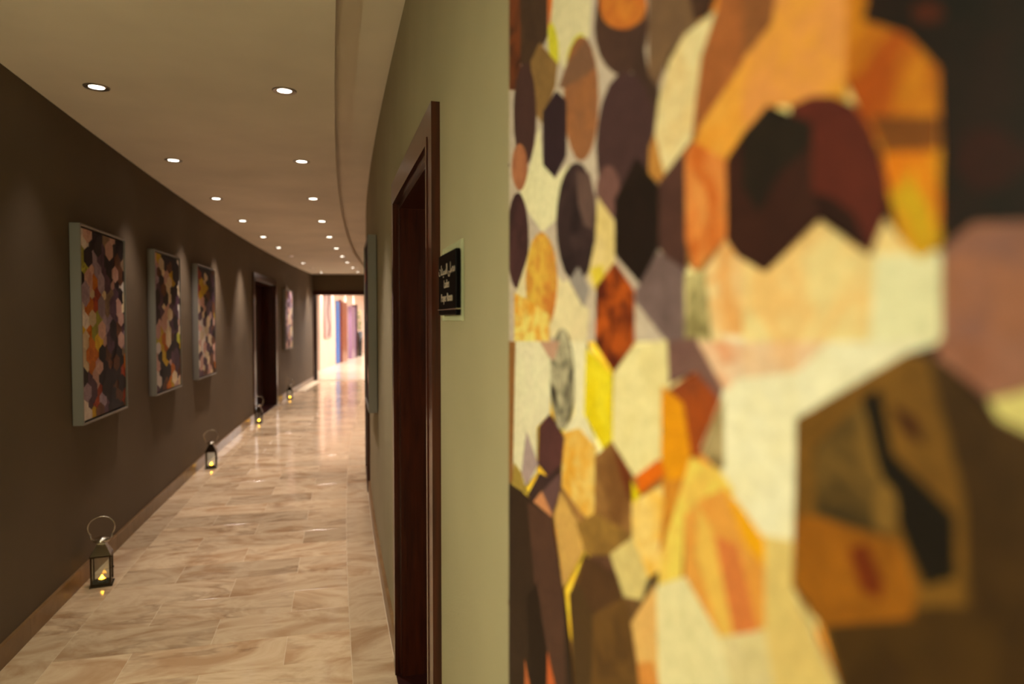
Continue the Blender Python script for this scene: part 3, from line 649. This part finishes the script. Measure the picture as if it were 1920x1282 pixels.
LP = parts_lantern()
CUP = MB().lathe([(0.0, 0.0), (0.019, 0.0), (0.020, 0.016), (0.0185, 0.016), (0.0185, 0.013), (0.0, 0.013)], 20).mesh('cup', M_CANDLECUP)
WAXM = MB().lathe([(0.0, 0.0135), (0.0175, 0.0135), (0.018, 0.0145), (0.0, 0.015)], 20).mesh('wax', M_WAX)
FLM = MB().lathe([(0.0, 0.0135), (0.0105, 0.0150), (0.0115, 0.018), (0.0075, 0.025), (0.0035, 0.033), (0.0, 0.038)], 12).mesh('flame', M_FLAME)
def lantern(s, off, rz, label, clabel):
    r = tag(empty('candle_lantern', W(s, off, 0.0), rz), label, 'lantern', 'candle lanterns along the left wall')
    for nm in ('base', 'eaves', 'roof', 'cap', 'handle'): link(nm, LP[nm], r)
    for sx, sy in ((1, 1), (1, -1), (-1, 1), (-1, -1)): link('post', LP['post'], r, (sx*0.046, sy*0.046, 0))
    for k in range(4):
        a = k*math.pi/2; p = link('glass_pane', LP['glass_pane'], r, (0.046*math.sin(a), -0.046*math.cos(a), 0), a)
    link('latch', LP['latch'], r, (0.048, -0.0, 0), math.pi/2)
    c = tag(empty('tealight_candle', W(s, off, 0.0182), 0), clabel, 'candle', 'lit tealights inside the lanterns')
    link('cup', CUP, c); w = link('wax', WAXM, c); link('flame', FLM, w)
lantern(-27.145, 0.100, 0.42, 'nearest steel candle lantern on the floor beneath the first picture', 'lit tealight glowing inside the nearest lantern')
lantern(-24.04, 0.100, 0.30, 'second steel candle lantern, on the floor past the third picture', 'lit tealight glowing inside the second lantern')
lantern(-20.98, 0.090, 0.25, 'third candle lantern, standing before the dark left doorway', 'lit tealight glowing inside the third lantern by the doorway')
lantern(-17.95, 0.100, 0.20, 'farthest small candle lantern, beneath the far lilac picture', 'lit tealight glowing inside the farthest lantern')

# ------------------------------------------------------------------ bright lobby beyond the portal
def wallseg(mb, p, q, t=0.15, z0=0, z1=3.0, side=1):
    p = Vector((*p, 0)); q = Vector((*q, 0)); n = Vector((-(q-p).y, (q-p).x, 0)).normalized()*t*side
    vs = [p, q, q+n, p+n]; mb.add([v+Vector((0, 0, z0)) for v in vs] + [v+Vector((0, 0, z1)) for v in vs], [(3,2,1,0),(4,5,6,7),(0,1,5,4),(1,2,6,5),(2,3,7,6),(3,0,4,7)])
LW = [(-5.66, 20.1), (-6.02, 23.4), (-6.42, 27.5), (-6.85, 31.5), (-7.2, 37.0)]
m = MB(); m.box((-9.5, Y_END+0.2, -0.05), (3.0, 38.0, -0.0005)); struct(obj('floor_lobby', m, marble('lobby_marble', (240, 224, 200), (228, 208, 180), (190, 160, 130), 0.16)), 'bright polished stone floor of the lobby past the portal')
m = MB(); m.box((-9.5, Y_END+0.2, 2.75), (3.0, 38.0, 2.9)); struct(obj('ceiling_lobby', m, M_CEIL))
m = MB()
for p, q in zip(LW[:-1], LW[1:]): wallseg(m, p, q, 0.15, 0, 2.75)
struct(obj('wall_lobby_left', m, M_LOBBYW), 'pale lobby wall seen through the portal')
m = MB(); m.box((0.0, Y_END+0.2, 0), (0.15, 38, 2.75)); struct(obj('wall_lobby_right', m, M_LOBBYW))
m = MB(); m.box((-9.5, 37.0, 0), (3.0, 37.15, 2.75)); struct(obj('wall_lobby_far', m, M_LOBBYW))
m = MB(); m.box((xr+0.3, Y_END, 0), (0.15, Y_END+0.2, 2.75)); m.box((-9.5, Y_END, 0), (xl-0.3, Y_END+0.2, 2.75)); struct(obj('wall_lobby_near', m, M_LOBBYW))
# window wall: slim mullions, panes and a rail, daylight outside
root = struct(empty('window_1', (-5.0, 17.2, 0)), 'tall daylit glazing at the left of the lobby')
P0 = Vector((-6.9, 17.0, 0)); P1 = Vector((-6.9, 26.0, 0)); mm_ = mat('white_mullion', (210, 214, 212), 0.4)
for i in range(7):
    q = P0.lerp(P1, i/6) - Vector((-5.0, 17.2, 0)); mb = MB(); mb.bbox((q.x-0.03, q.y-0.03, 0), (q.x+0.03, q.y+0.03, 2.75), 0.003); obj('mullion', mb, mm_, root)
    if i < 6:
        q2 = P0.lerp(P1, (i+1)/6) - Vector((-5.0, 17.2, 0)); mb = MB(); mb.box((q.x-0.004, q.y+0.03, 0.05), (q.x+0.004, q2.y-0.03, 2.7)); obj('pane', mb, M_GLASS, root)
mb = MB(); mb.bbox((-1.93, -0.2, 1.0), (-1.87, 8.8, 1.05), 0.003); obj('rail', mb, mat('grey_rail', (120, 130, 132), 0.4), root)
mb = MB(); mb.box((-9.4, Y_END+0.2, -0.0), (-7.6, 38, 0.02)); tag(obj('terrace_paving', mb, mat('terrace_paving', (205, 200, 190), 0.8)), kind='structure')

def on_lobby_wall(px_x, seg):
    """x/y direction of the sight line px_x hits wall segment seg"""
    p, q = Vector(LW[seg]), Vector(LW[seg+1]); k = (px_x-960)/1280.0
    d = q-p; t = (k*p.y - p.x)/(d.x - k*d.y); return p + d*t
def lob_item(name, a, b, seg, z0, z1, t, m, label, cat, off=0.0):
    p = Vector((*a, 0)); q = Vector((*b, 0)); d = (q-p).normalized(); n = Vector((d.y, -d.x, 0))
    root = tag(empty(name, p + Vector((0, 0, z0)), math.atan2(d.y, d.x)), label, cat) if label else empty(name, p + Vector((0, 0, z0)), math.atan2(d.y, d.x))
    return root, (q-p).length
# tall pale print with a dark wavy stem
a = (-5.725, 20.77); b = (-5.867, 22.07)
root, L_ = lob_item('lobby_artwork', a, b, 0, 0.93, 2.35, 0.05, None, 'tall pale lobby picture with a dark winding stem', 'picture')
mb = MB(); mb.bbox((0, -0.05, 0), (L_, -0.004, 1.37), 0.003); obj('canvas', mb, mat('pale_canvas', (170, 140, 134), 0.6), root)
st = [(0.52, 1.36), (0.60, 1.15), (0.42, 0.95), (0.36, 0.75), (0.52, 0.55), (0.72, 0.38), (0.62, 0.2), (0.50, 0.04)]
mb = MB(); ws = [0.11, 0.10, 0.09, 0.09, 0.08, 0.09, 0.12, 0.10]; n = len(st); vs = []
for (x, z), w_ in zip(st, ws): vs += [(x*L_/1.1-w_, -0.0505, z), (x*L_/1.1+w_, -0.0505, z), (x*L_/1.1+w_, -0.056, z), (x*L_/1.1-w_, -0.056, z)]
mb.add(vs, [(4*i+k, 4*i+(k+1) % 4, 4*i+4+(k+1) % 4, 4*i+4+k) for i in range(n-1) for k in range(4)])
obj('painted_stem', mb, mat('stem_paint', (74, 34, 40), 0.6), root)
# blue striped screen, brown door, second dark door with glossy leaf
def lobby_door(name, label, y0, y1, mleaf, zt, seg, blinds=None, cat=None):
    p, q = Vector(LW[seg]), Vector(LW[seg+1]); d = q-p
    A_ = p + d*((y0-p.y)/d.y); B_ = p + d*((y1-p.y)/d.y)
    L = (B_-A_).length; r = empty(name, (A_.x, A_.y, 0), math.atan2(d.y, d.x)); return r, L
r, L = lobby_door('striped_screen', '', 23.2, 25.0, None, 2.2, 1)
tag(r, 'tall blue screen of horizontal slats beside the brown lobby door', 'screen')
nb = 26; mbl = mat('blue_slat', (78, 132, 212), 0.35)
for i in range(nb):
    mb = MB(); mb.bbox((0.02, -0.045, 0.03+i*2.1/nb), (0.72, -0.012, 0.03+(i+0.62)*2.1/nb), 0.003); o = obj('slat', mb, mbl, r)
mb = MB(); mb.box((0.0, -0.011, 0.0), (0.74, -0.002, 2.16)); obj('back_panel', mb, mat('dark_blue_panel', (40, 70, 130), 0.4), r)
r, L = lobby_door('door_5', '', 23.98, 25.0, None, 2.2, 1); struct(r, 'reddish brown door standing open in the lobby wall')
mb = MB(); mb.bbox((0.0, -0.12, 0.0), (1.15, -0.005, 2.13), 0.004); obj('door_leaf', mb, M_LOBBYWOOD, r)
mb = MB(); mb.bbox((-0.03, -0.09, 0.0), (0.03, -0.002, 2.19), 0.004); obj('jamb', mb, M_LOBBYWOOD, r)
r, L = lobby_door('door_6', '', 26.1, 27.4, None, 2.1, 1); struct(r, 'far dark plum door with a glossy face in the lobby')
mb = MB(); mb.bbox((0.0, -0.16, 0.0), (1.2, -0.005, 2.02), 0.004); obj('door_leaf', mb, mat('plum_gloss', (150, 120, 150), 0.12), r)
mb = MB(); mb.bbox((1.2, -0.20, 0.0), (1.45, -0.002, 2.10), 0.004); obj('jamb', mb, M_WOOD, r)
r, L = lobby_door('x', '', 25.2, 25.5, None, 2.1, 1)
r.name = 'lobby_plaque'; tag(r, 'tiny dark plaque on the lobby wall right of the brown door', 'plaque'); mb = MB(); mb.bbox((0, -0.03, 1.72), (0.3, -0.002, 1.92), 0.003); obj('plate', mb, M_BLACK, r)
# planter with plant
pc = Vector((-6.29, 28.2, 0)); r = tag(empty('tall_planter', pc), 'slender black planter at the far lobby wall', 'planter')
mb = MB(); mb.lathe([(0.0, 0), (0.085, 0), (0.12, 1.02), (0.10, 1.02), (0.095, 0.95), (0.0, 0.95)], 20); obj('pot', mb, mat('black_pot', (30, 26, 28), 0.3), r)
r = tag(empty('potted_plant', pc + Vector((0, 0, 0.952))), 'leafy green plant growing in the slender black planter', 'plant')
gm = mat('leaf_green', (96, 134, 62), 0.5)
mb = MB(); mb.tube([(0, 0, 0), (0.02, 0, 0.4), (-0.02, 0.01, 0.85)], 0.012, 6); obj('stem', mb, mat('stem_green', (90, 100, 50), 0.6), r)
rp = random.Random(4)
lf = MB(); lf.add([(0, 0, 0), (0.05, 0.03, 0.03), (0.13, 0.0, 0.045), (0.05, -0.03, 0.03), (0.06, 0, 0.018)], [(0, 4, 1), (1, 4, 2), (2, 4, 3), (3, 4, 0)]); LF = lf.mesh('leaf', gm)
for i in range(34):
    z = 0.12 + 0.75*i/34; a = i*2.4
    o = link('leaf', LF, r, (0.01*math.cos(a), 0.01*math.sin(a), z)); o.rotation_euler = (rp.uniform(-.4, .4), rp.uniform(-.6, .2), a); k = rp.uniform(0.9, 1.4); o.scale = (k, k, k)
# lobby lamps
def area(name, loc, sx, sy, power, col, parent):
    L = bpy.data.lights.new(name, 'AREA'); L.shape = 'RECTANGLE'; L.size = sx; L.size_y = sy; L.energy = power; L.color = col
    o = bpy.data.objects.new(name, L); C.objects.link(o); o.parent = parent; o.location = loc
for i, (x, y) in enumerate(((-2.9, 18.6), (-3.4, 21.6), (-3.7, 24.6), (-4.0, 27.8), (-4.3, 31.2))):
    r = tag(empty('lobby_ceiling_light', (x, y, 2.742)), ('nearest', 'second', 'middle', 'fourth', 'farthest')[i] + ' flat square ceiling light of the lobby, hidden above the portal head', 'ceiling light', 'lobby ceiling lights')
    mb = MB(); mb.bbox((-0.6, -0.6, -0.02), (0.6, 0.6, 0.006), 0.004); obj('housing', mb, mat('white_housing', (230, 230, 230), 0.5), r)
    area('lobby_lamp', (0, 0, -0.03), 1.1, 1.1, LOBBY_W, (1.0, 0.95, 0.90), r)
for i, (x, y) in enumerate(((-5.52, 20.45), (-5.72, 22.6), (-6.02, 25.55), (-6.3, 27.9))):
    r = tag(empty('wall_washer', (x, y, 2.75)), 'small recessed spotlight washing the lobby wall beside the ' + ('winding stem picture', 'blue screen', 'plum door', 'slender planter')[i], 'spotlight', 'lobby wall washers')
    link('trim_ring', RING, r); link('lamp_lens', LENS, r)
    L = bpy.data.lights.new('spot_lamp', 'SPOT'); L.energy = 190; L.color = (1.0, 0.93, 0.90); L.spot_size = math.radians(75); L.spot_blend = 1.0; L.shadow_soft_size = 0.04
    o = bpy.data.objects.new('spot_lamp', L); C.objects.link(o); o.parent = r; o.location = (0, 0, -0.02)
print('script done', len(bpy.data.objects))
